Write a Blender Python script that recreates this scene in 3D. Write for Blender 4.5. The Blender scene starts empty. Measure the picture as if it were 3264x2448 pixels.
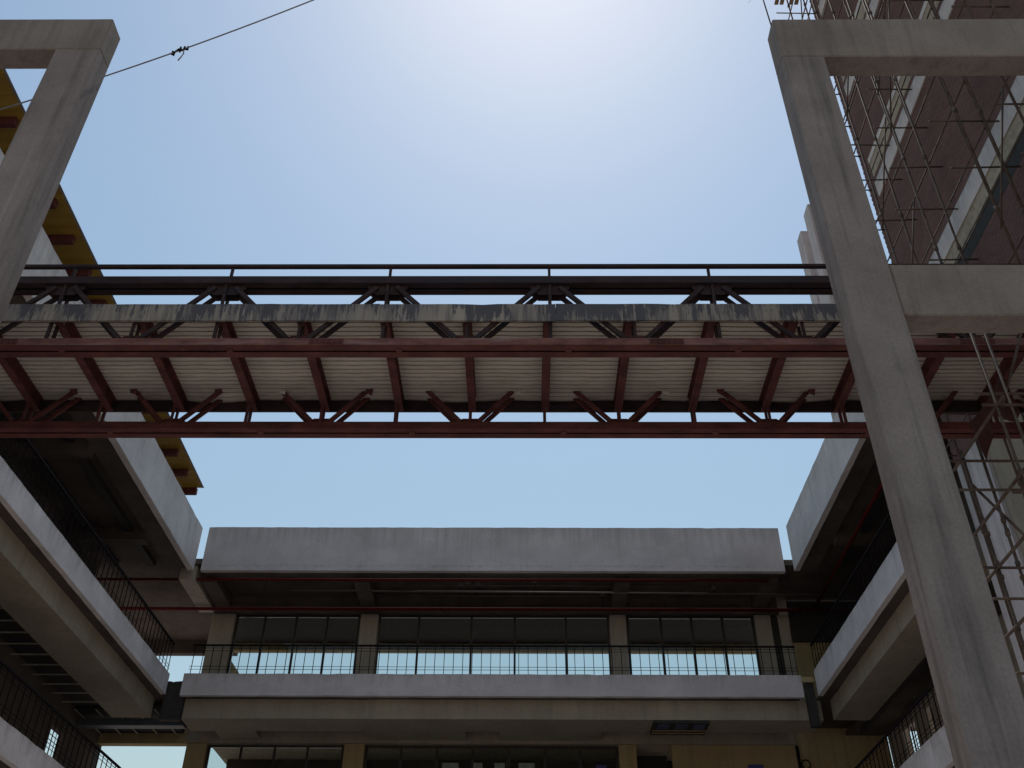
import bpy, bmesh, math, random
from mathutils import Vector, Matrix
random.seed(11)
sc = bpy.context.scene
COL = sc.collection
EYE = 1.6            # camera height; all z values below are measured from the eye

# ---------------------------------------------------------------- camera
cam_d = bpy.data.cameras.new('camera')
cam = bpy.data.objects.new('camera', cam_d); COL.objects.link(cam)
cam_d.sensor_fit = 'HORIZONTAL'; cam_d.sensor_width = 36.0; cam_d.lens = 34.54
cam_d.clip_end = 3000
P_, Y_, R_ = math.radians(37.0844), math.radians(-0.6789), math.radians(0.4232)
fwd = Vector((math.sin(Y_)*math.cos(P_), math.cos(Y_)*math.cos(P_), math.sin(P_)))
rt = Vector((math.cos(Y_), -math.sin(Y_), 0)); up = rt.cross(fwd)
r2 = rt*math.cos(R_) + up*math.sin(R_); u2 = -rt*math.sin(R_) + up*math.cos(R_)
m = Matrix((( r2.x, u2.x, -fwd.x, 0), (r2.y, u2.y, -fwd.y, 0), (r2.z, u2.z, -fwd.z, EYE), (0, 0, 0, 1)))
cam.matrix_world = m
sc.camera = cam

# ---------------------------------------------------------------- sky, sun, exposure
SUN_EL, SUN_AZ = math.radians(64), math.radians(2.5)     # azimuth from +Y towards +X
w = bpy.data.worlds.new('World'); sc.world = w; w.use_nodes = True
nt = w.node_tree; bg = nt.nodes['Background']
sky = nt.nodes.new('ShaderNodeTexSky'); sky.sky_type = 'NISHITA'; sky.sun_disc = False
sky.sun_elevation = SUN_EL; sky.sun_rotation = SUN_AZ
sky.altitude = 0; sky.air_density = 2.3; sky.dust_density = 0.62; sky.ozone_density = 3.3
nt.links.new(sky.outputs[0], bg.inputs[0]); bg.inputs[1].default_value = 0.10
sd = bpy.data.lights.new('sun', 'SUN'); sd.energy = 3.0; sd.angle = math.radians(0.5); sd.color = (1.0, 0.95, 0.87)
sun = bpy.data.objects.new('sun', sd); COL.objects.link(sun)
sdir = Vector((math.sin(SUN_AZ)*math.cos(SUN_EL), math.cos(SUN_AZ)*math.cos(SUN_EL), math.sin(SUN_EL)))
sun.rotation_euler = (-sdir).to_track_quat('-Z', 'Y').to_euler(); sun.location = (0, 0, 80)
vs = sc.view_settings; vs.view_transform = 'Standard'; vs.look = 'None'; vs.exposure = -0.03; vs.gamma = 1.0

# ---------------------------------------------------------------- mesh helpers
class MB:
    def __init__(s): s.v = []; s.f = []
    def add(s, vs_, fs):
        n = len(s.v); s.v += [tuple(v) for v in vs_]; s.f += [tuple(i+n for i in f) for f in fs]; return s
    def box(s, x0, x1, y0, y1, z0, z1):
        return s.add([(x0,y0,z0),(x1,y0,z0),(x1,y1,z0),(x0,y1,z0),(x0,y0,z1),(x1,y0,z1),(x1,y1,z1),(x0,y1,z1)],
                     [(0,3,2,1),(4,5,6,7),(0,1,5,4),(1,2,6,5),(2,3,7,6),(3,0,4,7)])
    def rough(s, x0, x1, y0, y1, z0, z1, step=0.35, j=0.006, seed=1):
        """box cut into slices along its longest horizontal side, its edges slightly uneven as cast concrete is"""
        rn = random.Random(seed); ax = 0 if (x1-x0) > (y1-y0) else 1
        L = (x1-x0) if ax == 0 else (y1-y0); n = max(2, int(L/step)); V = []; F = []
        for i in range(n+1):
            t = i/n; g = lambda a=1.0: rn.uniform(-j, j)*a
            if rn.random() < .06: chip = rn.uniform(0, 3*j)
            else: chip = 0
            if ax == 0:
                x = x0+(x1-x0)*t
                V += [(x,y0+g(.4),z0+g()),(x,y1+g(.4),z0+g()),(x,y1+g(.4),z1+g()),(x,y0+g(.4),z1+g()-chip)]
            else:
                y = y0+(y1-y0)*t
                V += [(x0+g(.4),y,z0+g()),(x1+g(.4),y,z0+g()),(x1+g(.4),y,z1+g()-chip),(x0+g(.4),y,z1+g()-chip)]
        for i in range(n):
            a = i*4; b = a+4
            for k in range(4):
                q = (a+k, a+(k+1)%4, b+(k+1)%4, b+k)
                F.append(q if ax == 1 else q[::-1])
        F.append((0,1,2,3)); e = n*4; F.append((e+3,e+2,e+1,e))
        return s.add(V, F)
    def bar(s, p, q, w_, h_, upv=(0,1,0)):
        p, q = Vector(p), Vector(q); d = (q-p).normalized(); u = Vector(upv)
        a = d.cross(u).normalized()*(w_/2); b = d.cross(a).normalized()*(h_/2); V = []
        for c in (p, q): V += [c-a-b, c+a-b, c+a+b, c-a+b]
        return s.add(V, [(0,3,2,1),(4,5,6,7),(0,1,5,4),(1,2,6,5),(2,3,7,6),(3,0,4,7)])
    def tube(s, p, q, r, n=8, cap=True):
        p, q = Vector(p), Vector(q); d = (q-p).normalized()
        a = d.orthogonal().normalized(); b = d.cross(a); V = []
        for c in (p, q):
            for i in range(n):
                t = 2*math.pi*i/n; V.append(c+(a*math.cos(t)+b*math.sin(t))*r)
        F = [(i,(i+1)%n,n+(i+1)%n,n+i) for i in range(n)]
        if cap: F += [tuple(range(n))[::-1], tuple(range(n, 2*n))]
        return s.add(V, F)
    def path(s, pts, r, n=6):
        pts = [Vector(p) for p in pts]; V = []; F = []
        for k, c in enumerate(pts):
            d = (pts[min(k+1, len(pts)-1)]-pts[max(k-1, 0)]).normalized()
            ref = Vector((0.13, 0.2, 1)).normalized()
            if abs(d.dot(ref)) > .97: ref = Vector((1, 0, 0.1))
            a = d.cross(ref).normalized(); b = d.cross(a)
            for i in range(n):
                t = 2*math.pi*i/n; V.append(c+(a*math.cos(t)+b*math.sin(t))*r)
            if k:
                o = (k-1)*n; F += [(o+i, o+(i+1)%n, o+n+(i+1)%n, o+n+i) for i in range(n)]
        F += [tuple(range(n))[::-1], tuple(range(len(V)-n, len(V)))]
        return s.add(V, F)
    def prism(s, pts, axis, c0, c1):
        """polygon pts (2D) pushed along axis from c0 to c1; axis 'x': (y,z), 'y': (x,z)"""
        n = len(pts); V = []
        for c in (c0, c1):
            for a, b in pts: V.append((c,a,b) if axis == 'x' else (a,c,b))
        F = [tuple(range(n)), tuple(range(n, 2*n))[::-1]] + [(i, n+i, n+(i+1)%n, (i+1)%n) for i in range(n)]
        return s.add(V, F)

WORLD = {}
def build(name, mb, mat, parent=None, bevel=0, smooth=False):
    xs, ys, zs = zip(*mb.v)
    c = Vector(((min(xs)+max(xs))/2, (min(ys)+max(ys))/2, (min(zs)+max(zs))/2 + EYE))
    me = bpy.data.meshes.new(name)
    me.from_pydata([(x-c.x, y-c.y, z+EYE-c.z) for x, y, z in mb.v], [], mb.f)
    bm = bmesh.new(); bm.from_mesh(me); bmesh.ops.recalc_face_normals(bm, faces=bm.faces); bm.to_mesh(me); bm.free()
    if smooth:
        for p in me.polygons: p.use_smooth = True
    me.materials.append(mat)
    o = bpy.data.objects.new(name, me); COL.objects.link(o)
    base = WORLD[parent.name] if parent else Vector((0, 0, 0))
    o.location = c-base; WORLD[o.name] = c
    if parent: o.parent = parent
    if bevel:
        b = o.modifiers.new('edge', 'BEVEL'); b.width = bevel; b.segments = 1; b.limit_method = 'ANGLE'
    return o
def tag(o, label=None, cat=None, group=None, kind=None):
    for k, v in (('label', label), ('category', cat), ('group', group), ('kind', kind)):
        if v: o[k] = v
    return o
def thing(name, loc, label, cat, group=None):
    o = bpy.data.objects.new(name, None); COL.objects.link(o); o.empty_display_size = .5
    o.location = Vector(loc)+Vector((0, 0, EYE)); WORLD[o.name] = Vector(o.location)
    return tag(o, label, cat, group)
def dup(src, parent, pos):
    """copy of a part (shared mesh) whose centre goes to world position pos (z from the eye)"""
    c = src.copy(); COL.objects.link(c); c.parent = parent
    p = Vector(pos)+Vector((0, 0, EYE)); c.location = p-WORLD[parent.name]; WORLD[c.name] = p
    return c
def dup_dx(src, parent, d):
    p = WORLD[src.name]+Vector(d)
    return dup(src, parent, (p.x, p.y, p.z-EYE))

# ---------------------------------------------------------------- materials
def new_mat(name):
    mt = bpy.data.materials.new(name); mt.use_nodes = True
    return mt, mt.node_tree, mt.node_tree.nodes['Principled BSDF']
def N(t, kind, **kw):
    n = t.nodes.new(kind)
    for k, v in kw.items():
        if k in n.inputs: n.inputs[k].default_value = v
        else: setattr(n, k, v)
    return n
def pos(t, sx=1, sy=1, sz=1):
    g = t.nodes.new('ShaderNodeNewGeometry'); mp = t.nodes.new('ShaderNodeMapping')
    mp.inputs['Scale'].default_value = (sx, sy, sz); t.links.new(g.outputs['Position'], mp.inputs[0]); return mp.outputs[0]
def noise(t, vec, scale, detail=5, rough=.6):
    n = N(t, 'ShaderNodeTexNoise', Scale=scale, Detail=detail, Roughness=rough); t.links.new(vec, n.inputs['Vector']); return n.outputs['Fac']
def ramp(t, fac, stops):
    r = t.nodes.new('ShaderNodeValToRGB'); e = r.color_ramp.elements
    while len(e) < len(stops): e.new(.5)
    for el, (p, c) in zip(e, stops):
        el.position = p; el.color = (c[0], c[1], c[2], 1) if not isinstance(c, (int, float)) else (c, c, c, 1)
    t.links.new(fac, r.inputs[0]); return r.outputs[0]
def mix(t, fac, a, b, mode='MIX'):
    n = t.nodes.new('ShaderNodeMix'); n.data_type = 'RGBA'; n.blend_type = mode
    for s, i in ((fac, 0), (a, 6), (b, 7)):
        if isinstance(s, (int, float)): n.inputs[i].default_value = s
        elif isinstance(s, tuple): n.inputs[i].default_value = (s[0], s[1], s[2], 1)
        else: t.links.new(s, n.inputs[i])
    return n.outputs[2]
def bump(t, b, h, strength=.3, dist=.01):
    n = N(t, 'ShaderNodeBump', Strength=strength, Distance=dist); t.links.new(h, n.inputs['Height']); t.links.new(n.outputs[0], b.inputs['Normal'])

def concrete(name, c0, c1, streak=.5, boards=False, grime=(.05,.05,.05), rough=.9, runoff=0.0):
    mt, t, b = new_mat(name)
    big = noise(t, pos(t), .7, 6, .65); fine = noise(t, pos(t), 22, 4, .7)
    col = ramp(t, big, [(.3, c0), (.68, c1)])
    col = mix(t, .35, col, ramp(t, fine, [(.3, .35), (.7, .75)]), 'OVERLAY')
    st = noise(t, pos(t, 3.2, 3.2, .16), 1.6, 5, .65)
    msk = ramp(t, st, [(.5, 0.0), (.68, streak)])
    col = mix(t, msk, col, grime)
    blot = noise(t, pos(t), 2.3, 5, .7)
    col = mix(t, ramp(t, blot, [(.58, 0.0), (.75, .35*streak+.1)]), col, grime)
    if boards:   # a few thin drip marks and pale runs down the shaft
        dr = noise(t, pos(t, 11, 11, .12), 1.0, 3, .5); ar = noise(t, pos(t, 1, 1, .35), .8, 3, .5)
        k = N(t, 'ShaderNodeMath', operation='MULTIPLY'); t.links.new(ramp(t, dr, [(.62, 0.0), (.70, .6)]), k.inputs[0]); t.links.new(ramp(t, ar, [(.45, 0.0), (.6, 1.0)]), k.inputs[1])
        col = mix(t, k.outputs[0], col, grime)
        pl = noise(t, pos(t, 5, 5, .1), 1.3, 3, .5)
        col = mix(t, ramp(t, pl, [(.6, 0.0), (.8, .35)]), col, (.40,.37,.35))
    if runoff:   # dirt washed down from the coping, hairline cracks
        tc = t.nodes.new('ShaderNodeTexCoord'); sp = t.nodes.new('ShaderNodeSeparateXYZ'); t.links.new(tc.outputs['Generated'], sp.inputs[0])
        rn_ = noise(t, pos(t, 4, 4, .25), 1.1, 6, .7)
        ln = N(t, 'ShaderNodeMath', operation='ADD'); t.links.new(ramp(t, sp.outputs[2], [(.35, -.0), (1.0, .22)]), ln.inputs[0]); t.links.new(rn_, ln.inputs[1])
        col = mix(t, ramp(t, ln.outputs[0], [(.60, 0.0), (.80, runoff)]), col, (.16,.15,.145))
        big2 = noise(t, pos(t, .5, .5, .9), 1.0, 4, .6)
        col = mix(t, ramp(t, big2, [(.42, 0.0), (.66, .35)]), col, (.33,.315,.32))
        vo = N(t, 'ShaderNodeTexVoronoi', Scale=.3); vo.feature = 'DISTANCE_TO_EDGE'
        ds_ = N(t, 'ShaderNodeTexNoise', Scale=1.7, Detail=4.0); g2 = t.nodes.new('ShaderNodeNewGeometry'); t.links.new(g2.outputs['Position'], ds_.inputs['Vector'])
        va = t.nodes.new('ShaderNodeVectorMath'); va.operation = 'ADD'; t.links.new(g2.outputs['Position'], va.inputs[0]); t.links.new(ds_.outputs['Color'], va.inputs[1]); t.links.new(va.outputs[0], vo.inputs['Vector'])
        col = mix(t, ramp(t, vo.outputs['Distance'], [(0.0, .13), (.010, 0.0)]), col, (.12,.11,.11))
    t.links.new(col, b.inputs['Base Color']); b.inputs['Roughness'].default_value = rough
    b.inputs['Specular IOR Level'].default_value = .2
    bump(t, b, fine, .35, .008)
    return mt
def simple(name, c, rough=.7, var=.25, scale=6, metal=0.0, spec=.3):
    mt, t, b = new_mat(name)
    f = noise(t, pos(t), scale, 5, .65)
    d = tuple(x*(1-var) for x in c); l = tuple(min(1, x*(1+var)) for x in c)
    t.links.new(ramp(t, f, [(.3, d), (.7, l)]), b.inputs['Base Color'])
    b.inputs['Roughness'].default_value = rough; b.inputs['Metallic'].default_value = metal
    b.inputs['Specular IOR Level'].default_value = spec
    return mt
def rust(name, c, wear, dust):
    mt, t, b = new_mat(name)
    f = noise(t, pos(t, .5, 1, 1), 4, 6, .7); g = noise(t, pos(t, .25, 3, 3), 2.2, 5, .7)
    col = ramp(t, f, [(.32, tuple(x*.4 for x in c)), (.66, tuple(x*1.1 for x in c))])
    col = mix(t, ramp(t, g, [(.52, 0.0), (.7, .75)]), col, wear)
    h = noise(t, pos(t), 9, 5, .75)
    col = mix(t, ramp(t, h, [(.6, 0.0), (.75, .6)]), col, dust)
    t.links.new(col, b.inputs['Base Color']); b.inputs['Roughness'].default_value = .75
    b.inputs['Specular IOR Level'].default_value = .25
    bump(t, b, h, .2, .004)
    return mt

M = {}
M['frame'] = concrete('grey_cast_concrete', (.172,.145,.140), (.258,.224,.217), .5, 'drips')
M['frame_beam'] = concrete('grey_cast_beam_concrete', (.172,.146,.133), (.25,.217,.202), .3)
M['plaster'] = concrete('pale_plaster', (.49,.445,.46), (.60,.552,.572), .05, runoff=.32)
M['plaster_side'] = concrete('white_plaster', (.51,.475,.482), (.66,.62,.63), .07, runoff=.38)
M['beam'] = concrete('cream_plaster', (.25,.215,.17), (.33,.29,.23), .2)
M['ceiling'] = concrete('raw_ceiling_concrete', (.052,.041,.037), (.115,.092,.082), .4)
M['wall'] = concrete('ochre_plaster', (.30,.23,.125), (.37,.29,.165), .25)
M['pillar'] = concrete('beige_pillar_plaster', (.33,.285,.25), (.41,.365,.325), .2)
M['dark'] = simple('dark_matte', (.035,.032,.032), .8)
M['iron'] = simple('black_iron', (.012,.010,.012), .9, .3, spec=.05)
M['alu'] = simple('dark_anodised_frame', (.04,.034,.034), .45, .3)
M['redpipe'] = simple('red_pipe_paint', (.10,.010,.010), .8, .3, 9, spec=.1)
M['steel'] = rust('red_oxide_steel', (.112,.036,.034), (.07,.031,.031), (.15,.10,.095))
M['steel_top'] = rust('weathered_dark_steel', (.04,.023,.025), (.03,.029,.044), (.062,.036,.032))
M['tube'] = rust('rusty_scaffold_tube', (.125,.09,.075), (.07,.045,.038), (.18,.145,.125))
M['purlin'] = simple('maroon_purlin', (.075,.018,.017), .8)
M['grid'] = simple('pale_grid_strip', (.36,.34,.29), .6)
M['grey_pipe'] = simple('grey_conduit', (.13,.12,.12), .6)
M['beige'] = simple('beige_panel', (.34,.29,.225), .85)
M['web'] = rust('pale_patchy_steel', (.20,.085,.075), (.27,.19,.18), (.13,.04,.035))
M['blue'] = simple('blue_sign', (.06,.06,.22), .5)
M['cloth'] = simple('dark_red_cloth', (.05,.015,.013), .95)
M['wood'] = simple('plank_wood', (.25,.17,.10), .9)
M['rope'] = simple('grey_cable', (.20,.19,.20), .8)
M['box'] = simple('white_block', (.7,.7,.66), .5)

def yellow_mat():
    mt, t, b = new_mat('yellow_roof_sheet')
    f = noise(t, pos(t), 1.5, 5, .6)
    col = ramp(t, f, [(.3, (.24,.15,.022)), (.7, (.32,.205,.035))])
    t.links.new(col, b.inputs['Base Color']); b.inputs['Roughness'].default_value = .5
    tr = N(t, 'ShaderNodeBsdfTranslucent'); t.links.new(col, tr.inputs[0])
    mx = t.nodes.new('ShaderNodeMixShader'); mx.inputs[0].default_value = .12
    t.links.new(b.outputs[0], mx.inputs[1]); t.links.new(tr.outputs[0], mx.inputs[2])
    t.links.new(mx.outputs[0], t.nodes['Material Output'].inputs[0]); return mt
M['yellow'] = yellow_mat()

def sheet_mat():
    mt, t, b = new_mat('galvanised_deck_sheet')
    f = noise(t, pos(t, .3, 1.2, 1), 2.5, 6, .65); g = noise(t, pos(t, .6, 6, 1), 3, 4, .6)
    col = ramp(t, f, [(.3, (.40,.37,.335)), (.7, (.53,.495,.45))])
    col = mix(t, ramp(t, g, [(.5, 0.0), (.72, .6)]), col, (.26,.20,.16))
    gg = t.nodes.new('ShaderNodeNewGeometry'); sx = t.nodes.new('ShaderNodeSeparateXYZ'); t.links.new(gg.outputs['Position'], sx.inputs[0])
    dv = N(t, 'ShaderNodeMath', operation='DIVIDE'); dv.inputs[1].default_value = 2.668; t.links.new(sx.outputs[0], dv.inputs[0])
    fl_ = N(t, 'ShaderNodeMath', operation='FLOOR'); t.links.new(dv.outputs[0], fl_.inputs[0])
    wn = t.nodes.new('ShaderNodeTexWhiteNoise'); wn.noise_dimensions = '1D'; t.links.new(fl_.outputs[0], wn.inputs['W'])
    col = mix(t, ramp(t, wn.outputs['Value'], [(0.0, 0.0), (1.0, .25)]), col, (.33,.30,.28))
    d2 = noise(t, pos(t, 1.2, 1.2, 1), 1.6, 6, .7)
    col = mix(t, ramp(t, d2, [(.55, 0.0), (.75, .4)]), col, (.25,.22,.195))
    t.links.new(col, b.inputs['Base Color']); b.inputs['Roughness'].default_value = .55; b.inputs['Metallic'].default_value = .15
    return mt
M['sheet'] = sheet_mat()

def stained_mat():
    mt, t, b = new_mat('paint_stained_board')
    base = ramp(t, noise(t, pos(t, .8, 1, .8), 1.4, 5, .6), [(.3, (.20,.175,.165)), (.7, (.31,.27,.23))])
    drip = noise(t, pos(t, 17, 1, 1.3), 1.2, 7, .8); patch = noise(t, pos(t, 1.3, 1, .8), 1.2, 4, .6)
    tc = t.nodes.new('ShaderNodeTexCoord'); sp = t.nodes.new('ShaderNodeSeparateXYZ'); t.links.new(tc.outputs['Generated'], sp.inputs[0])
    s0 = N(t, 'ShaderNodeMath', operation='ADD'); t.links.new(drip, s0.inputs[0]); t.links.new(patch, s0.inputs[1])
    zz = N(t, 'ShaderNodeMath', operation='MULTIPLY_ADD'); zz.inputs[1].default_value = .12; zz.inputs[2].default_value = -.065; t.links.new(sp.outputs[2], zz.inputs[0])
    s = N(t, 'ShaderNodeMath', operation='ADD'); t.links.new(s0.outputs[0], s.inputs[0]); t.links.new(zz.outputs[0], s.inputs[1])
    msk = ramp(t, s.outputs[0], [(.0, 0.0), (.97, 0.0), (1.0, .93)])
    sc_ = N(t, 'ShaderNodeMath', operation='MULTIPLY'); sc_.inputs[1].default_value = .96; t.links.new(s.outputs[0], sc_.inputs[0])
    msk = ramp(t, sc_.outputs[0], [(.955, 0.0), (.99, .85)])
    col = mix(t, msk, base, (.035,.036,.055))
    soft = noise(t, pos(t, 7, 1, .5), 1.1, 5, .65)
    col = mix(t, ramp(t, soft, [(.45, 0.0), (.65, .75)]), col, (.075,.07,.08))
    t.links.new(col, b.inputs['Base Color']); b.inputs['Roughness'].default_value = .8; return mt
M['stained'] = stained_mat()

def brick_mat():
    mt, t, b = new_mat('dark_red_brick')
    g = t.nodes.new('ShaderNodeNewGeometry'); sp = t.nodes.new('ShaderNodeSeparateXYZ'); cb = t.nodes.new('ShaderNodeCombineXYZ')
    ad = N(t, 'ShaderNodeMath', operation='ADD')
    t.links.new(g.outputs['Position'], sp.inputs[0]); t.links.new(sp.outputs[0], ad.inputs[0]); t.links.new(sp.outputs[1], ad.inputs[1])
    t.links.new(ad.outputs[0], cb.inputs[0]); t.links.new(sp.outputs[2], cb.inputs[1])
    br = N(t, 'ShaderNodeTexBrick', Scale=1.0); br.inputs['Brick Width'].default_value = .25; br.inputs['Row Height'].default_value = .095
    br.inputs['Mortar Size'].default_value = .012; br.inputs['Color1'].default_value = (.10,.04,.036,1); br.inputs['Color2'].default_value = (.16,.065,.052,1)
    br.inputs['Mortar'].default_value = (.13,.10,.095,1); t.links.new(cb.outputs[0], br.inputs['Vector'])
    f = noise(t, pos(t), .9, 6, .7); h = noise(t, pos(t), 7, 4, .7)
    col = mix(t, ramp(t, f, [(.35, .55), (.7, 0.0)]), br.outputs['Color'], (.10,.05,.045))
    col = mix(t, ramp(t, h, [(.6, 0.0), (.8, .35)]), col, (.26,.21,.18))
    t.links.new(col, b.inputs['Base Color']); b.inputs['Roughness'].default_value = .95
    bump(t, b, br.outputs['Fac'], -.3, .01); return mt
M['brick'] = brick_mat()

def glass_mat():
    mt, t, b = new_mat('window_glass')
    tr = N(t, 'ShaderNodeBsdfTransparent'); tr.inputs[0].default_value = (.86,.9,.9,1)
    gl = N(t, 'ShaderNodeBsdfGlossy', Roughness=.03); fr = N(t, 'ShaderNodeFresnel', IOR=1.35)
    mx = t.nodes.new('ShaderNodeMixShader'); t.links.new(fr.outputs[0], mx.inputs[0])
    t.links.new(tr.outputs[0], mx.inputs[1]); t.links.new(gl.outputs[0], mx.inputs[2])
    t.links.new(mx.outputs[0], t.nodes['Material Output'].inputs[0]); return mt
M['glass'] = glass_mat()
M['ground'] = concrete('dusty_ground', (.34,.28,.235), (.44,.37,.315), .1)

# ---------------------------------------------------------------- ground
g = MB().add([(-400,-400,-1.6),(400,-400,-1.6),(400,400,-1.6),(-400,400,-1.6)], [(0,1,2,3)])
tag(build('ground', g, M['ground']), kind='structure')

# ---------------------------------------------------------------- railing helper (a part with handrail, rails and balusters)
def railing(parent, axis, a0, a1, c, z0, ztop, spacing=.2955, skip=()):
    """along x (axis 'x', at y=c) or along y (axis 'y', at x=c)"""
    def P(a, z): return (a, c, z) if axis == 'x' else (c, a, z)
    mb = MB()
    for z, r in ((ztop-.115, .008), (ztop-.21, .008), (z0+.26, .008), (z0+.165, .008)): mb.tube(P(a0, z), P(a1, z), r, 6)
    rail = build('railing', mb, M['iron'], parent)
    hb = MB(); hb.bar(P(a0, ztop-.025), P(a1, ztop-.025), .05, .05, (0,0,1)); build('handrail', hb, M['iron'], rail)
    first = None; n = int((a1-a0)/spacing); cnt = 0
    for i in range(n+1):
        a = a0+.08+i*spacing
        if a > a1: break
        if first is None:
            b = MB(); b.bar(P(a, z0-.03), P(a, ztop-.05), .02, .02, (0,1,0.01)); first = build('baluster', b, M['iron'], rail)
        else: dup(first, rail, P(a, (z0-.03+ztop-.05)/2))
    return rail

# ================================================================= FAR WING
far = thing('gallery_wing', (-1, 31, -1.6), 'far grey gallery wing facing the camera, sky showing through its glazed upper floor', 'building', 'gallery wings around the courtyard')
build('roof_fascia', MB().rough(-10.77, 8.82, 30.0, 30.16, 14.83, 16.47, .3, .007, 3), M['plaster'], far)
build('fascia_drip_course', MB().rough(-10.76, 8.81, 29.985, 29.992, 14.835, 15.03, .5, .0025, 61), M['plaster'], far)
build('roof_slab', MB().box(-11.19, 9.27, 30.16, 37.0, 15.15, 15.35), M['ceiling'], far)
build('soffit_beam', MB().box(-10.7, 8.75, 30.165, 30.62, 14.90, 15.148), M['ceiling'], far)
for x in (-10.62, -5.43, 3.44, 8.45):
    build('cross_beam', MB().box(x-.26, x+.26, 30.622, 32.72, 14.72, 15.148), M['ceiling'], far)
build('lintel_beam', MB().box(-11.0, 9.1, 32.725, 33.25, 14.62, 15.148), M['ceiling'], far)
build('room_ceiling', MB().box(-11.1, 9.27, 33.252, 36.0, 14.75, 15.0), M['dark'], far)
build('rear_lintel', MB().box(-11.05, 9.3, 36.0, 36.3, 14.47, 15.14), M['wall'], far)
build('parapet', MB().rough(-10.58, 8.72, 30.0, 30.15, 10.60, 11.29, .3, .006, 4), M['plaster'], far)
build('floor_slab', MB().box(-10.5, 8.65, 30.15, 37.0, 10.62, 10.78), M['ceiling'], far)
build('edge_beam', MB().rough(-10.55, 9.3, 30.40, 31.62, 10.02, 10.62, .5, .004, 5), M['beam'], far, 0)
build('rear_kerb', MB().box(-10.4, 8.9, 36.0, 36.2, 10.78, 11.2), M['beam'], far)
for x0, x1 in ((-11.06,-10.23),(-5.74,-5.11),(3.15,3.73),(8.31,8.87),(9.13,9.5)):
    build('pillar', MB().box(x0, x1, 33.0, 33.5, 10.78, 14.62), M['pillar'], far, .015)
build('frame_post', MB().box(8.872, 9.128, 33.05, 33.25, 10.78, 14.62), M['alu'], far)
# upper glazing
def bay(parent, x0, x1, mull, z0, z1, y, w_=.075):
    f = MB(); f.box(x0, x0+w_, y, y+.08, z0, z1).box(x1-w_, x1, y, y+.08, z0, z1).box(x0+w_, x1-w_, y, y+.08, z1-w_, z1).box(x0+w_, x1-w_, y, y+.08, z0, z0+w_)
    win = build('window', f, M['alu'], parent)
    for mx in mull:
        build('mullion', MB().box(mx-w_/2, mx+w_/2, y, y+.08, z0+w_+.002, z1-w_-.002), M['alu'], win)
    xs = [x0+w_/2]+list(mull)+[x1-w_/2]
    for a, b in zip(xs[:-1], xs[1:]):
        pn = build('pane', MB().box(a+w_/2+.004, b-w_/2-.004, y+.034, y+.042, z0+w_+.003, z1-w_-.003), M['glass'], win)
        pn.rotation_euler = (random.uniform(-.004,.004), 0, random.uniform(-.006,.006))
    return win
bay(far, -10.21, -5.76, (-9.17,-8.04,-6.93), 10.79, 14.61, 33.1)
bay(far, -5.09, 3.13, (-3.65,-1.77,-.23,1.59), 10.79, 14.61, 33.1)
bay(far, 3.75, 8.29, (4.97,6.06,7.16), 10.79, 14.61, 33.1, .085)
# rear side parapets seen through the glass
build('side_parapet', MB().box(-10.75, -10.42, 33.6, 36.0, 10.785, 13.3), M['wall'], far)
build('side_parapet', MB().box(8.95, 9.1, 33.6, 36.0, 10.785, 13.3), M['wall'], far)
railing(far, 'x', -10.5, 8.7, 30.08, 11.29, 12.27)
# sprinkler mains under the ceiling
build('sprinkler_pipe', MB().tube((-16.5,30.45,14.72),(8.3,30.45,14.72),.05,8), M['redpipe'], far, 0, True)
build('sprinkler_pipe', MB().tube((-16.0,32.45,14.56),(12.0,32.45,14.56),.065,8), M['redpipe'], far, 0, True)
build('service_pipe', MB().tube((-8.0,31.4,14.78),(10.8,31.4,14.66),.03,8), M['grey_pipe'], far, 0, True)
rn0 = random.Random(2)
for k in range(5):
    y = 30.75+.42*k; x0 = rn0.uniform(-9.5, -3); x1 = rn0.uniform(1, 8)
    build('conduit', MB().tube((x0,y,15.06),(x1,y,15.06),.02,6), M['grey_pipe'], far, 0, True)
for k in range(7):
    x = rn0.uniform(-9.5, 7.5); y = rn0.uniform(31, 32.3)
    build('junction_box', MB().box(x, x+.16, y, y+.16, 15.05, 15.149), M['grey_pipe'], far)
    build('loose_wire', MB().path([(x+.08,y+.08,15.05),(x+.1,y+.1,14.9),(x+.04,y+.09,14.74),(x+.09,y+.06,14.6)], .008, 5), M['iron'], far)
# first floor
build('lower_lintel', MB().box(-11.045, 9.0, 32.9, 33.35, 10.05, 10.618), M['beam'], far)
for x0, x1 in ((-11.04,-10.38),(-5.83,-5.16),(3.2,3.775)):
    build('pillar', MB().box(x0, x1, 32.95, 33.45, 6.4, 10.048), M['wall'], far, .015)
build('wall', MB().box(4.94, 9.02, 33.0, 33.2, 6.4, 10.048), M['wall'], far)
bay(far, -10.36, -5.85, (-9.25,-8.14,-7.05), 6.4, 10.03, 33.1)
bay(far, -5.14, 3.18, (-3.95,-2.78,-1.6,-.42,.77,1.93), 6.4, 10.03, 33.1)
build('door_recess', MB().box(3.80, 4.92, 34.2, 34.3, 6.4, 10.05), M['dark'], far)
build('room_ceiling', MB().box(-10.4, 9.0, 33.352, 39.0, 10.12, 10.25), M['beige'], far)
build('room_beam', MB().box(-10.2, 9.0, 35.0, 35.4, 9.65, 10.118), M['ceiling'], far)
build('rear_wall', MB().box(-6.0, 9.0, 39.0, 39.2, 6.4, 10.25), M['wall'], far)
build('floor_slab', MB().box(-10.5, 8.9, 30.15, 39.2, 6.22, 6.38), M['ceiling'], far)
build('parapet', MB().rough(-10.58, 8.72, 30.0, 30.15, 6.20, 6.92, .3, .006, 9), M['plaster'], far)
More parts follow.
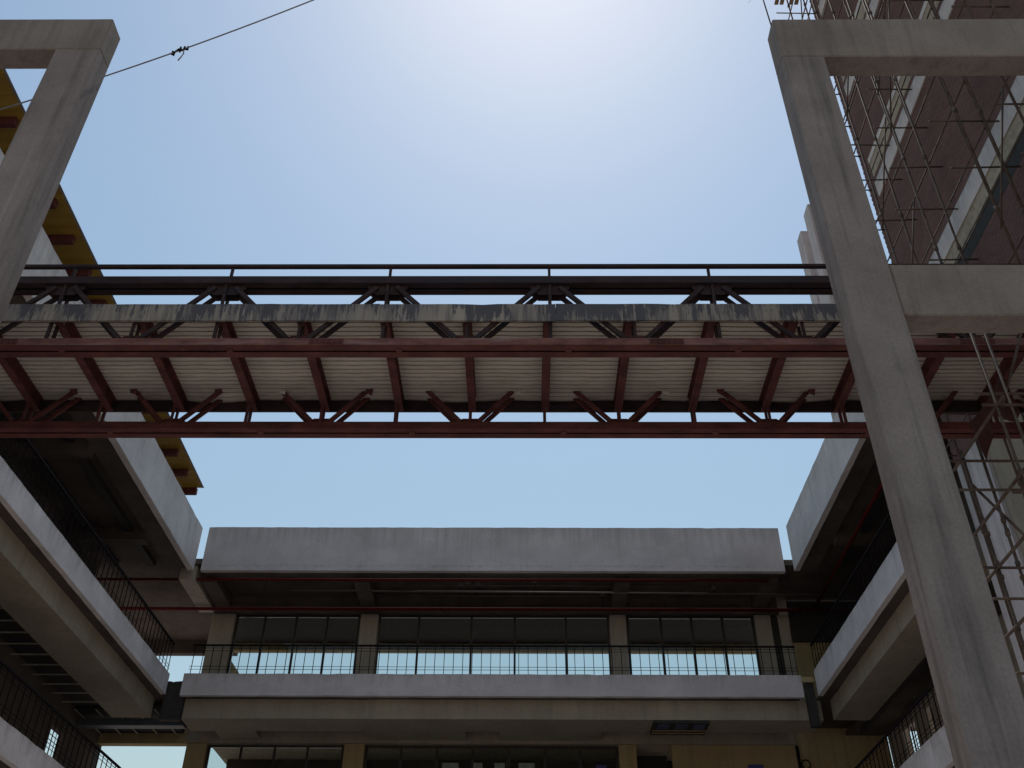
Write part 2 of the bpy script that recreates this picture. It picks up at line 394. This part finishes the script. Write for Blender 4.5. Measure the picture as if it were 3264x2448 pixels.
for x0, x1 in ((-9.6,-8.9),(-4.75,-2.1),(-.4,2.3)):     # soffit panels between the beam and the glazing
    build('soffit_panel', MB().box(x0-.3, x1+.3, 31.75, 32.85, 10.14, 10.2), M['beam'], far)
build('soffit_cable_tray', MB().box(-10.4, 8.9, 31.63, 31.72, 10.16, 10.24), M['dark'], far)
build('conduit', MB().tube((9.03,32.92,10.0),(9.03,32.92,6.5),.05,8), M['iron'], far, 0, True)
# services hatch in the beam soffit, the dark of its hole painted as a panel
hat = build('hatch_shade_panel', MB().box(4.08, 5.80, 30.43, 31.60, 9.93, 10.012), M['dark'], far)
for x in (4.22, 4.78, 5.34):
    build('hatch_panel', MB().box(x, x+.36, 30.55, 30.98, 9.905, 9.928), simple('blue_hatch', (.06,.07,.14), .5) if x < 4.3 else bpy.data.materials['blue_hatch'], hat)
for y in (31.1, 31.35): build('hatch_bar', MB().box(4.1, 5.78, y, y+.05, 9.90, 9.928), M['wood'], hat)

# ================================================================= LEFT WING
lw = thing('gallery_wing', (-13, 21, -1.6), 'left gallery wing in shade, with pale concrete bands, under the yellow canopy roof', 'building', 'gallery wings around the courtyard')
build('roof_fascia', MB().rough(-11.2, -11.0, 11.0, 30.0, 14.83, 16.42, .3, .008, 13), M['plaster_side'], lw)
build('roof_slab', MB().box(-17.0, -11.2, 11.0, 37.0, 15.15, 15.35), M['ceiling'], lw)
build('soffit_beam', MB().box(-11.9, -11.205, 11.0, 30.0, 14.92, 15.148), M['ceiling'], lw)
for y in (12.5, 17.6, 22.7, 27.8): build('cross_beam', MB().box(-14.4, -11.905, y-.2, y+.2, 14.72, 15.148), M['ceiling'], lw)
for x in (-13.7, -12.45): build('ceiling_rib', MB().box(x-.12, x+.12, 11.0, 30.0, 14.98, 15.146), M['dark'], lw)
build('corner_beam', MB().box(-11.55, -11.0, 30.3, 33.0, 14.66, 15.148), M['pillar'], lw)
build('upper_wall', MB().box(-14.7, -14.45, 11.0, 30.4, 10.78, 15.148), M['ceiling'], lw)
build('rear_lintel', MB().box(-17.0, -11.1, 36.7, 37.0, 14.62, 15.148), M['ceiling'], lw)
build('parapet', MB().rough(-11.15, -11.0, 14.85, 29.93, 10.60, 11.245, .3, .007, 14), M['plaster_side'], lw)
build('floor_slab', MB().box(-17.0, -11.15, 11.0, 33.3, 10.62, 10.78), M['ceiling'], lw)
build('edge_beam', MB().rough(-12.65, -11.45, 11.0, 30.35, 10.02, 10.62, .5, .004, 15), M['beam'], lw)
railing(lw, 'y', 15.0, 29.95, -11.07, 11.245, 12.24, .2955)
railing(lw, 'y', 16.0, 29.95, -11.07, 6.84, 7.85, .32)
build('parapet', MB().rough(-11.15, -11.0, 11.0, 29.93, 6.20, 6.84, .3, .007, 16), M['plaster_side'], lw)
build('floor_slab', MB().box(-15.5, -11.15, 11.0, 33.3, 6.22, 6.38), M['ceiling'], lw)
build('edge_beam', MB().rough(-12.65, -11.45, 11.0, 30.35, 5.62, 6.22, .5, .004, 17), M['beam'], lw)
wl = MB(); wl.box(-14.2, -14.0, 11.0, 29.4, 6.4, 10.6).box(-14.2, -14.0, 29.4, 30.5, 9.5, 10.6).box(-14.2, -14.0, 30.5, 33.0, 6.4, 10.6)
build('wall', wl, M['ceiling'], lw)
for y in (15.2, 18.6, 22.2): build('window', MB().box(-13.99, -13.93, y, y+1.3, 7.4, 9.4), M['iron'], lw)
gr = MB()
for y in (29.62, 29.86, 30.1, 30.34): gr.tube((-14.1,y,6.9),(-14.1,y,9.5),.012,6)
for z in (7.6, 8.3, 9.15, 9.3): gr.tube((-14.1,29.4,z),(-14.1,30.5,z),.012,6)
build('window_grille', gr, M['iron'], lw)
build('corner_pier', MB().box(-15.25, -14.02, 33.02, 33.4, 6.4, 10.6), M['dark'], lw)
build('passage_beam', MB().box(-14.0, -11.05, 32.96, 33.28, 10.03, 10.618), M['wall'], lw)
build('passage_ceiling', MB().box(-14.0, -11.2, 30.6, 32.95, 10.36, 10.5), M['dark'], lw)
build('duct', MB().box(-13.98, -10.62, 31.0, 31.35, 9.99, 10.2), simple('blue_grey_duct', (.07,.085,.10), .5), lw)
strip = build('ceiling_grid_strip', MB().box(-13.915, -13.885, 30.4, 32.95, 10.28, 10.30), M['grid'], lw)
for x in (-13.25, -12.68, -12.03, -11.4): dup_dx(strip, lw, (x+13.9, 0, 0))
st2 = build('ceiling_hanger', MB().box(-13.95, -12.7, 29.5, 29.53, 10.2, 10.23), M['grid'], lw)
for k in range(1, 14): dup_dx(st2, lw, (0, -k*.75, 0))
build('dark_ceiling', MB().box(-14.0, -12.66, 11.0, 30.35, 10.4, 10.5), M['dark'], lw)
build('expansion_joint', MB().rough(-11.12, -10.50, 30.16, 30.39, 9.9, 11.1, .1, .012, 71), M['dark'], lw)

# ================================================================= RIGHT WING
rw = thing('gallery_wing', (10.5, 25, -1.6), 'right gallery wing beyond the brick tower, two bare column stubs on its roof', 'building', 'gallery wings around the courtyard')
build('roof_fascia', MB().rough(9.10, 9.28, 19.7, 29.95, 14.83, 16.52, .3, .008, 23), M['plaster_side'], rw)
build('roof_slab', MB().box(9.28, 16.0, 19.7, 37.0, 15.15, 15.35), M['ceiling'], rw)
build('soffit_beam', MB().box(9.29, 9.9, 19.7, 30.0, 14.92, 15.148), M['ceiling'], rw)
for y in (22.7, 27.8): build('cross_beam', MB().box(9.905, 12.09, y-.2, y+.2, 14.72, 15.148), M['ceiling'], rw)
for x in (10.8,): build('ceiling_rib', MB().box(x-.12, x+.12, 19.7, 30.0, 14.98, 15.146), M['dark'], rw)
build('upper_wall', MB().box(12.1, 12.3, 19.7, 33.0, 10.78, 15.148), M['ceiling'], rw)
build('end_wall', MB().box(9.52, 12.3, 33.02, 33.2, 10.78, 14.2), M['wall'], rw)
build('end_beam', MB().box(9.52, 12.3, 32.9, 33.01, 13.6, 15.1), M['dark'], rw)
build('parapet', MB().rough(9.12, 9.27, 19.7, 29.9, 10.60, 11.40, .3, .006, 24), M['plaster_side'], rw)
build('floor_slab', MB().box(9.27, 16.0, 19.7, 33.3, 10.62, 10.78), M['ceiling'], rw)
build('edge_beam', MB().rough(9.6, 10.72, 19.7, 30.38, 10.02, 10.62, .5, .004, 25), M['beam'], rw)
railing(rw, 'y', 19.8, 29.95, 9.19, 11.40, 12.27, .2955)
railing(rw, 'y', 19.8, 29.95, 9.19, 6.97, 7.93, .31)
build('parapet', MB().rough(9.12, 9.27, 19.7, 29.9, 6.22, 6.97, .3, .007, 26), M['plaster_side'], rw)
build('floor_slab', MB().box(9.27, 12.3, 19.7, 33.3, 6.24, 6.40), M['ceiling'], rw)
build('edge_beam', MB().rough(9.6, 10.72, 19.7, 30.38, 5.64, 6.24, .5, .004, 27), M['beam'], rw)
wr = MB()
cuts = [(28.95, 29.5), (30.5, 31.6)]; y = 19.7
for a, b in cuts:
    wr.box(12.1, 12.3, y, a, 6.4, 10.6).box(12.1, 12.3, a, b, 6.4, 8.6).box(12.1, 12.3, a, b, 10.04, 10.6); y = b
wr.box(12.1, 12.3, y, 33.0, 6.4, 10.6)
build('wall', wr, M['pillar'], rw)
for a, b in cuts:
    wf = MB(); wf.box(12.16, 12.2, (a+b)/2-.02, (a+b)/2+.02, 8.6, 10.04)
    for z in (9.0, 9.35, 9.7): wf.tube((12.18, a, z), (12.18, b, z), .012, 6)
    build('window_grille', wf, M['iron'], rw)
build('corridor_ceiling', MB().box(10.73, 12.09, 19.7, 33.0, 10.38, 10.5), M['ceiling'], rw)
build('end_wall', MB().box(9.03, 12.09, 33.02, 33.2, 6.4, 10.618), M['wall'], rw)
build('cable_tray', MB().box(10.74, 10.86, 19.7, 31.6, 9.98, 10.12), M['dark'], rw)
build('sprinkler_pipe', MB().tube((10.3,19.8,14.74),(10.3,32.4,14.6),.055,8), M['redpipe'], rw, 0, True)
build('expansion_joint', MB().rough(8.83, 9.09, 30.1, 30.3, 9.75, 11.12, .1, .01, 28), M['dark'], rw)
build('broken_kerb', MB().rough(8.66, 9.1, 30.0, 30.1, 11.08, 11.24, .12, .02, 29), M['wall'], rw)
build('column_stub', MB().box(9.42, 9.85, 23.42, 23.93, 15.35, 24.2), M['plaster'], rw, .02)
c2 = MB(); c2.box(9.40, 9.85, 22.28, 22.82, 17.0, 24.28); c2.box(9.36, 9.9, 22.3, 23.1, 19.2, 21.35); c2.box(9.36, 9.9, 22.4, 23.75, 17.6, 19.0)
build('column_stub', c2, M['plaster'], rw, .02)
build('roof_upstand', MB().box(9.4, 9.9, 19.7, 24.4, 15.352, 17.55), M['pillar'], rw)

# ================================================================= PORTAL FRAMES
fr = thing('portal_frame', (4.8, 10.2, -1.6), 'tall raw concrete portal frame with two crossbeams, standing before the scaffolded brick tower', 'concrete frame', 'concrete portal frames')
build('column', MB().rough(4.43, 5.15, 10.0, 10.42, -1.6, 14.55, .4, .002, 31), M['frame'], fr, .02)
build('top_beam', MB().rough(4.43, 12.3, 10.0, 10.42, 14.553, 15.65, .5, .003, 32), M['frame_beam'], fr, .02)
build('middle_beam', MB().rough(5.155, 11.4, 10.0, 10.40, 8.725, 9.665, .5, .003, 33), M['frame_beam'], fr, .02)
build('column', MB().box(11.6, 12.3, 10.0, 10.42, -1.6, 14.55), M['frame'], fr, .02)
fl = thing('portal_frame', (-7.7, 10.2, -1.6), 'raw concrete portal frame at the left edge, in front of the yellow canopy', 'concrete frame', 'concrete portal frames')
build('column', MB().box(-8.06, -7.28, 10.0, 10.42, -1.6, 14.83), M['frame'], fl, .02)
build('top_beam', MB().rough(-13.6, -7.28, 10.0, 10.42, 14.833, 15.73, .5, .003, 35), M['frame_beam'], fl, .02)
build('middle_beam', MB().box(-12.8, -8.063, 10.0, 10.40, 8.8, 9.7), M['frame_beam'], fl, .02)
build('column', MB().box(-13.6, -12.83, 10.0, 10.42, -1.6, 14.83), M['frame'], fl, .02)

# ================================================================= FOOTBRIDGE
br = thing('footbridge', (-.6, 13.3, 9.85), 'rust red steel truss footbridge with a corrugated deck, crossing the courtyard at second floor level', 'footbridge')
X0, X1 = -11.0, 9.98
def chord(y0, y1, z0, z1):
    c = MB(); t = .012; ym = (y0+y1)/2; gp = .022
    for a, b, out in ((y0, ym-gp, 0), (ym+gp, y1, 1)):
        if out == 0: c.box(X0, X1, a, a+t, z0, z1); ia, ib = a+t, b
        else: c.box(X0, X1, b-t, b, z0, z1); ia, ib = a, b-t
        c.box(X0, X1, ia, ib, z0, z0+t).box(X0, X1, ia, ib, z1-t, z1)
    for i in range(int((X1-X0)/2.7)):
        x = X0+.9+i*2.7; c.box(x, x+.1, ym-gp-.05, ym+gp+.05, z0-.008, z0-.0005)
    return c
bc = build('bottom_chord', chord(12.02, 12.33, 9.853, 10.0), M['steel'], br)
build('web_face', MB().box(X0, X1, 12.014, 12.0195, 9.862, 9.996), M['web'], bc)  # front face of the chord in a paler, patchy red than the rest
build('bottom_chord', chord(14.34, 14.65, 9.853, 10.0), M['steel'], br)
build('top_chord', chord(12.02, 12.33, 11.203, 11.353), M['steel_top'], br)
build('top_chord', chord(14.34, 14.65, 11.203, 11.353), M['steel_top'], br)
build('handrail', MB().box(X0, X1, 12.125, 12.20, 11.673, 11.737), M['steel_top'], br, .006)
build('handrail', MB().box(X0, X1, 14.47, 14.545, 11.673, 11.737), M['steel_top'], br, .006)
S = 2.70; XT = .473
def member(p, q, yf, yr, w_=.075, th=.05):
    mb = MB()
    for y in (yf, yr): mb.bar((p[0], y, p[1]), (q[0], y, q[1]), w_, th, (0,1,0))
    return mb
def truss(yf, yr, mat, s, xt, dirt):
    yc = (yf+yr)/2
    for n in range(-4, 4):
        x = xt+s*n; xb = x-s/2
        if X0+.1 < x < X1-.1:
            for yg in (yf+.03, yr-.03):
                build('top_gusset', MB().prism([(x-.33,11.14),(x-.19,11.0),(x+.19,11.0),(x+.33,11.14),(x+.33,11.202),(x-.33,11.202)], 'y', yg-.005, yg+.005), mat, br)
            build('vertical', member((x, 10.002), (x, 11.2), yf+.01, yr-.01, .05, .04), mat, br)
            build('handrail_post', MB().box(x-.022, x+.022, yc-.022, yc+.022, 11.354, 11.672), M['steel_top'], br)
        if X0+.1 < xb < X1-.1:
            build('bottom_gusset', MB().prism([(xb-.3,9.92),(xb+.3,9.92),(xb+.3,10.05),(xb+.14,10.17),(xb-.14,10.17),(xb-.3,10.05)], 'y', yc-.008, yc+.008), M['steel'], br)
            build('vertical', member((xb, 10.002), (xb, 10.44), yf+.01, yr-.01, .045, .035), mat, br)
        for sg in (-1, 1):
            j = lambda: random.uniform(-.014, .014); a = (x+sg*.16+j(), 11.15+j()); b = (x+sg*(s/2-.16)+j(), 10.03)
            if X0 < b[0] < X1: build('diagonal', member(a, b, yf, yr), mat, br)
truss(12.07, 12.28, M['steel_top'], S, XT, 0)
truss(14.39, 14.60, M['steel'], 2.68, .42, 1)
for y0_, xsp in ((12.0135, (-8.3,-3.1,2.3,7.2)), (14.3395, (-6.2,-1.9,3.9))):
    for x in xsp:
        sp_ = MB(); sp_.box(x-.27, x+.27, y0_-.010, y0_-.0005, 9.875, 9.978)
        for i in range(6):
            for zb in (9.90, 9.953): sp_.tube((x-.22+.088*i, y0_-.024, zb), (x-.22+.088*i, y0_-.009, zb), .011, 6)
        build('splice_plate', sp_, M['steel'], br)
# cross beams: rolled I sections under the deck
def ibeam(x):
    c = MB(); y0, y1 = 12.34, 14.655
    c.box(x-.07, x+.07, y0, y1, 10.44, 10.454).box(x-.07, x+.07, y0, y1, 10.684, 10.698).box(x-.005, x+.005, y0, y1, 10.454, 10.684)
    c.box(x-.07, x+.07, 12.05, y0, 10.44, 10.45)
    return c
xs = [.43+1.334*k for k in range(-8, 8)]
i0 = build('cross_beam', ibeam(xs[0]), M['steel'], br)
for x in xs[1:]: dup_dx(i0, br, (x-xs[0]+random.uniform(-.012,.012), 0, 0)).rotation_euler.z = random.uniform(-.004,.004)
# corrugated decking
pts = []; y = 12.24
low, high = 10.70, 10.775
while y < 14.62:
    pts += [(y, low), (y+.084, low), (y+.088, high), (y+.108, high), (y+.112, low)]; y += .115
ds = MB(); nx = 130; V = []; F = []
for i in range(nx+1):
    x = X0+(X1-X0)*i/nx; sag = random.uniform(-.004, .004)
    flap = max(0, math.sin(x*2.1+.7)*math.sin(x*.83))*.05
    for (a, b) in pts: V.append((x, a, b+sag-(flap*(a-14.38)/.24 if a > 14.38 else 0)))
k = len(pts)
for i in range(nx):
    for jx in range(k-1): F.append((i*k+jx, i*k+jx+1, (i+1)*k+jx+1, (i+1)*k+jx))
ds.add(V, F); deck = build('deck_sheet', ds, M['sheet'], br)
so = deck.modifiers.new('gauge', 'SOLIDIFY'); so.thickness = .002; so.offset = 0
build('deck_slab', MB().box(X0, X1, 12.25, 14.66, 10.782, 10.85), M['ceiling'], br)
eb = random.Random(41); cuts_ = [X0]+[XT+S*n+eb.uniform(-.1,.1) for n in range(-3, 4)]+[X1]
for a, b in zip(cuts_[:-1], cuts_[1:]):
    dy, dz = eb.uniform(-.004,.004), eb.uniform(-.005,.005)
    build('edge_board', MB().rough(a+.003, b-.003, 11.965+dy, 12.003+dy, 10.327+dz, 10.676+dz, .22, .005, int(a*7)+200), M['stained'], br)
build('edge_channel', MB().box(X0, X1, 14.665, 14.70, 10.455, 10.86), M['steel_top'], br)
# torn sheet tabs and packing where the far diagonals come through the deck
rn = random.Random(5)
for n in range(-4, 4):
    for sg in (-1, 1):
        x = .42+2.68*n+sg*.55
        if X0 < x < X1 and rn.random() < .7:
            q = MB(); yy = 14.30; x += rn.uniform(-.06,.06)
            q.add([(x-.07,yy,10.69),(x+.07,yy,10.70),(x+.06+rn.uniform(-.03,.03),yy+.03,10.58+rn.uniform(-.03,.05)),(x-.05,yy+.02,10.62),
                   (x-.07,yy+.004,10.69),(x+.07,yy+.004,10.70),(x+.06,yy+.034,10.59),(x-.05,yy+.024,10.62)],
                  [(0,1,2,3),(7,6,5,4),(0,4,5,1),(1,5,6,2),(2,6,7,3),(3,7,4,0)])
            build('torn_tab', q, M['sheet'] if rn.random() < .5 else M['steel'], br)

# ================================================================= BRICK TOWER
tw = thing('brick_tower', (13, 15, -1.6), 'unfinished dark red brick tower behind scaffolding, with white plastered bands', 'building')
build('wall', MB().box(10.0, 18.0, 10.9, 19.25, 12.2, 33.5), M['brick'], tw)
build('base_wall', MB().box(10.08, 18.0, 10.9, 17.88, -1.6, 12.19), M['beam'], tw)
build('white_pilaster', MB().box(10.0, 18.0, 17.885, 19.25, -1.6, 12.19), M['plaster_side'], tw)
rt_ = MB(); z = 12.4
while z < 33.4:
    rt_.box(10.02, 10.25, 19.25, 19.25+random.choice((.05,.06,.07)), z, z+.09); z += .19
build('brick_toothing', rt_, M['brick'], tw)
def strip_(name, z0, z1, mat, proud, y0=11.0, y1=18.75):
    build(name, MB().rough(10.0-proud, 10.12, y0, y1, z0, z1, .4, .004, int(z0*10)), mat, tw)
for s in (16.35, 20.72, 25.1, 29.5):
    strip_('white_band', s, s+.56, M['plaster_side'], .04)
    if s > 17:
        strip_('window_strip', s+.80, s+1.34, M['beige'], .012)
        strip_('thin_white_band', s+1.36, s+1.55, M['plaster_side'], .03)
strip_('window_strip', 15.95, 16.34, M['beige'], .012); strip_('opening_shade_strip', 15.5, 15.94, M['dark'], .006)  # flat strip on the brick, the dark inside of an opening put into its colour
build('eave_slab', MB().rough(9.55, 18.1, 10.8, 19.3, 33.5, 33.8, .5, .01, 44), M['ceiling'], tw)

# ================================================================= FACADE SCAFFOLD
sf = thing('scaffolding', (9.3, 15, -1.6), 'tall pole scaffolding tied along the face of the brick tower', 'scaffolding', 'pole scaffolds')
rn = random.Random(8)
ys = [18.95, 17.32, 15.49, 13.05, 11.4]
for xi, x in enumerate((9.12, 9.62)):
    for yv in ys:
        zb = -1.6 if yv > 15 else 12.0
        lean = rn.uniform(-.06, .06); mb = MB(); p = (x+rn.uniform(-.03,.03), yv+rn.uniform(-.05,.05), zb); q = (x+lean, yv+rn.uniform(-.08,.08), 34.4+rn.uniform(-.6,.8))
        mb.tube(p, q, .027, 7)
        zz = zb+2.0
        while zz < 33:
            t = (zz-zb)/(q[2]-zb); c = [p[i]+(q[i]-p[i])*t for i in range(3)]
            mb.tube((c[0],c[1],zz),(c[0],c[1],zz+.12),.045,7); zz += 3.0
        build('standard', mb, M['tube'], sf, 0, True)
        if yv in (15.49, 13.05): build('standard', MB().tube((p[0]+.12,p[1]+.16,12.0),(q[0]+.02,q[1]+.22,27+xi*3),.026,7), M['tube'], sf, 0, True)
lv = [12.35+1.47*i for i in range(15)]
for z in lv:
    for x in ((9.07, 9.67) if rn.random() < .45 else (9.67,)):
        dz = rn.uniform(-.1,.1); build('ledger', MB().tube((x,11.4+rn.uniform(0,.5),z+dz),(x,19.3+rn.uniform(0,.4),z+dz+rn.uniform(-.12,.12)),.02,7), M['tube'], sf, 0, True)
    for yv in ys:
        if rn.random() < .12: continue
        dz = rn.uniform(-.15,.15); build('transom', MB().tube((8.6+rn.uniform(-.1,.3),yv+.06,z+dz),(9.98,yv+.06,z+dz+rn.uniform(-.05,.05)),.02,7), M['tube'], sf, 0, True)
for i in range(0, 14):
    for k_ in range(1):
        a = rn.choice([0,1,2,3]); z = lv[i]; up_ = rn.choice([1,2])
        ya, yb = (ys[a], ys[a+1]) if rn.random() < .5 else (ys[a+1], ys[a])
        if i+up_ < len(lv): build('brace', MB().tube((9.02,ya,z-.3),(9.02,yb,lv[i+up_]+.3),.02,7), M['tube'], sf, 0, True)
for z, ya in ((30.9, 17.5), (31.0, 14.0)):
    for x in (8.72, 8.9, 9.22, 9.40): build('plank', MB().box(x, x+.13, ya-3.2, ya+1.7, z, z+.04), M['wood'], sf)
# corner poles and wires at the top
for p, q in (((8.75,19.9,30.0),(8.9,20.5,35.2)), ((8.2,20.6,34.2),(9.4,18.6,33.0)), ((8.7,20.3,33.9),(8.8,17.0,33.7))):
    build('corner_pole', MB().tube(p, q, .025, 7), M['tube'], sf, 0, True)
nt_ = MB()
for i in range(7):
    nt_.tube((8.1+.12*i, 20.9-.03*i, 35.4), (8.75+.02*i, 20.2-.1*i, 33.2+.08*i), .006, 4)
for i in range(5):
    nt_.tube((8.1+.1*i, 20.8, 35.2-.4*i), (8.95, 20.0-.05*i, 35.0-.35*i), .006, 4)
build('safety_net', nt_, M['rope'], sf)

# ================================================================= SCAFFOLD UNDER THE BRIDGE END
ss = thing('scaffolding', (7.4, 12.2, -1.6), 'narrow tube scaffold standing beside the concrete column, under the end of the footbridge', 'scaffolding', 'pole scaffolds')
def std(x, yv, z1):
    mb = MB(); mb.tube((x,yv,-1.6),(x,yv,z1),.024,8)
    for z in (1.9, 3.7, 5.3, 6.3, 7.0):
        if z < z1: mb.tube((x,yv,z),(x,yv,z+.06),.038,8).tube((x,yv,z+.22),(x,yv,z+.28),.038,8)
    build('standard', mb, M['tube'], ss, 0, True)
for x, yv, z1 in ((6.89,11.6,11.1),(7.10,11.6,10.9),(6.89,12.97,8.5),(7.19,12.97,8.75),(8.3,11.6,11.0),(8.3,12.97,8.6)): std(x, yv, z1)
for z in (8.33, 7.18, 6.45, 5.56, 4.4, 3.3, 2.2): build('ledger', MB().tube((6.85,11.3,z),(6.85,13.3,z),.024,8), M['tube'], ss, 0, True)
for z, yv in ((8.28,12.93),(7.76,12.93),(6.46,12.93),(5.98,12.93),(4.9,12.93),(8.36,11.56),(8.62,11.64),(6.9,11.56),(5.2,11.56)):
    build('transom', MB().tube((6.66,yv,z),(8.6,yv,z),.022,8), M['tube'], ss, 0, True)
for p, q in (((7.0,11.65,8.4),(8.25,11.65,10.9)), ((8.3,12.99,5.6),(6.9,12.99,7.9))):
    build('brace', MB().tube(p, q, .022, 8), M['tube'], ss, 0, True)

# cloth hung on it
cl = MB(); V = []; F = []; n, mrow = 14, 7
for i in range(n+1):
    yy = 11.62+1.3*i/n
    for jx in range(mrow+1):
        t = jx/mrow; V.append((7.16+.05*math.sin(i*1.3+t*2)*t, yy, 9.0-.06*math.sin(math.pi*i/n)-t*(.55+.22*math.sin(i*.55+1)+.05*math.sin(i*1.7))))
for i in range(n):
    for jx in range(mrow): F.append((i*(mrow+1)+jx, i*(mrow+1)+jx+1, (i+1)*(mrow+1)+jx+1, (i+1)*(mrow+1)+jx))
cl.add(V, F); c_ = build('cloth', cl, M['cloth'], None, 0, True); so = c_.modifiers.new('cloth', 'SOLIDIFY'); so.thickness = .006
tag(c_, 'dark cloth hanging on the tube scaffold below the bridge end', 'cloth')

# ================================================================= YELLOW CANOPY
cp = thing('canopy', (-14, 21, 15.35), 'yellow sheet canopy roof on maroon purlins above the left wing', 'canopy')
zc = lambda y: 18.62-(y-13)*.0185
V = []; F = []; y = 9.0; pr_ = []
while y < 30.45: pr_.append(y); y += .1
for i, yv in enumerate(pr_):
    dz = .02 if i % 4 < 2 else 0
    for x in (-17.5, -11.5): V.append((x, yv, zc(yv)+dz))
F = [(2*i, 2*i+1, 2*i+3, 2*i+2) for i in range(len(pr_)-1)]
sh = build('roof_sheet', MB().add(V, F), M['yellow'], cp); so = sh.modifiers.new('gauge', 'SOLIDIFY'); so.thickness = .012
build('edge_trim', MB().bar((-11.49,9.0,zc(9)+.02),(-11.49,30.45,zc(30.45)+.02),.012,.10,(1,0,0)), M['rope'], cp)
p0 = None
for k in range(18):
    yv = 30.85-k*1.235-.4
    if p0 is None: p0 = build('purlin', MB().box(-17.3, -11.68, yv-.075, yv+.075, zc(yv)-.245, zc(yv)-.008), M['purlin'], cp); y_0 = yv
    else: dup_dx(p0, cp, (0, yv-y_0, zc(yv)-zc(y_0)))
for yv in (12, 18, 24, 29.8):
    build('post', MB().box(-15.1, -14.9, yv-.1, yv+.1, 15.352, zc(yv)-.42), M['purlin'], cp)
build('edge_rafter', MB().bar((-15,9.2,zc(9.2)-.34),(-15,30.6,zc(30.6)-.34),.15,.18,(1,0,0)), M['purlin'], cp)

# ================================================================= CABLE
cb = thing('overhead_cable', (-7.06, 12, 17.7), 'grey cable with a knotted joint, strung across the sky from behind the left concrete frame', 'cable')
def cab_z(x): return 17.727+.68*(x+7.055)+.019*(x+7.055)**2
dz = 0
build('wire', MB().path([(-15.5+25.4*i/80, 12, cab_z(-15.5+25.4*i/80)) for i in range(81)], .015, 6), M['rope'], cb, 0, True)
kn = MB(); rn = random.Random(3); kp = []
for i in range(15):
    t = i/14; x = -7.20+.26*t+rn.uniform(-.04,.04); r_ = .045*rn.uniform(.5,1.2); kp.append((x, 12+r_*math.cos(i*1.9), cab_z(x)+r_*math.sin(i*1.9)))
kn.path(kp, .022, 6)
build('knot', kn, M['iron'], cb, 0, True)
build('loose_end', MB().path([(-6.99,12,17.74),(-6.97,12.01,17.62),(-7.0,12.01,17.5),(-7.03,12.0,17.38)], .014, 6), M['rope'], cb, 0, True)

# ================================================================= SMALL THINGS ON THE FAR WALL
s1 = build('wall_sign', MB().box(7.36, 7.86, 32.965, 32.995, 9.15, 9.43), M['blue'], None, .004); tag(s1, 'small blue sign plate on the ochre wall of the far wing', 'sign')
s2 = build('wall_sign', MB().box(2.43, 2.79, 33.05, 33.08, 9.15, 9.42), M['blue'], None, .004); tag(s2, 'small blue sign plate on the far glazing beside the ochre pillar', 'sign')
co = MB(); co.path([(9.23+.14*math.cos(2*math.pi*i/20), 32.9+.01*math.sin(i), 9.42+.14*math.sin(2*math.pi*i/20)) for i in range(42)], .02, 6)
tag(build('cable_coil', co, M['iron'], None, 0, True), 'round coil of black cable hanging on the ochre wall beside the conduit', 'cable coil')
for x0, x1, lab in ((-2.68,-2.13,'wide pale cabinet at the left, behind the lower glazing of the far wing'),(-1.68,-1.32,'narrow pale cabinet, second from left behind the lower glazing of the far wing'),
                    (-.905,-.556,'narrow pale cabinet, second from right behind the lower glazing of the far wing'),(-.09,.456,'wide pale cabinet at the right behind the lower glazing of the far wing')):
    c = MB(); c.box(x0, x1, 34.3, 34.75, 6.4, 9.83); xm = (x0+x1)/2  # tall pale block standing for a pale patch behind the glazing
    c.box(x0+.015, xm-.008, 34.28, 34.299, 6.5, 9.78).box(xm+.008, x1-.015, 34.28, 34.299, 6.5, 9.78)
    tag(build('block', c, M['box'], None, .008), lab, 'block', 'pale blocks in the far room')
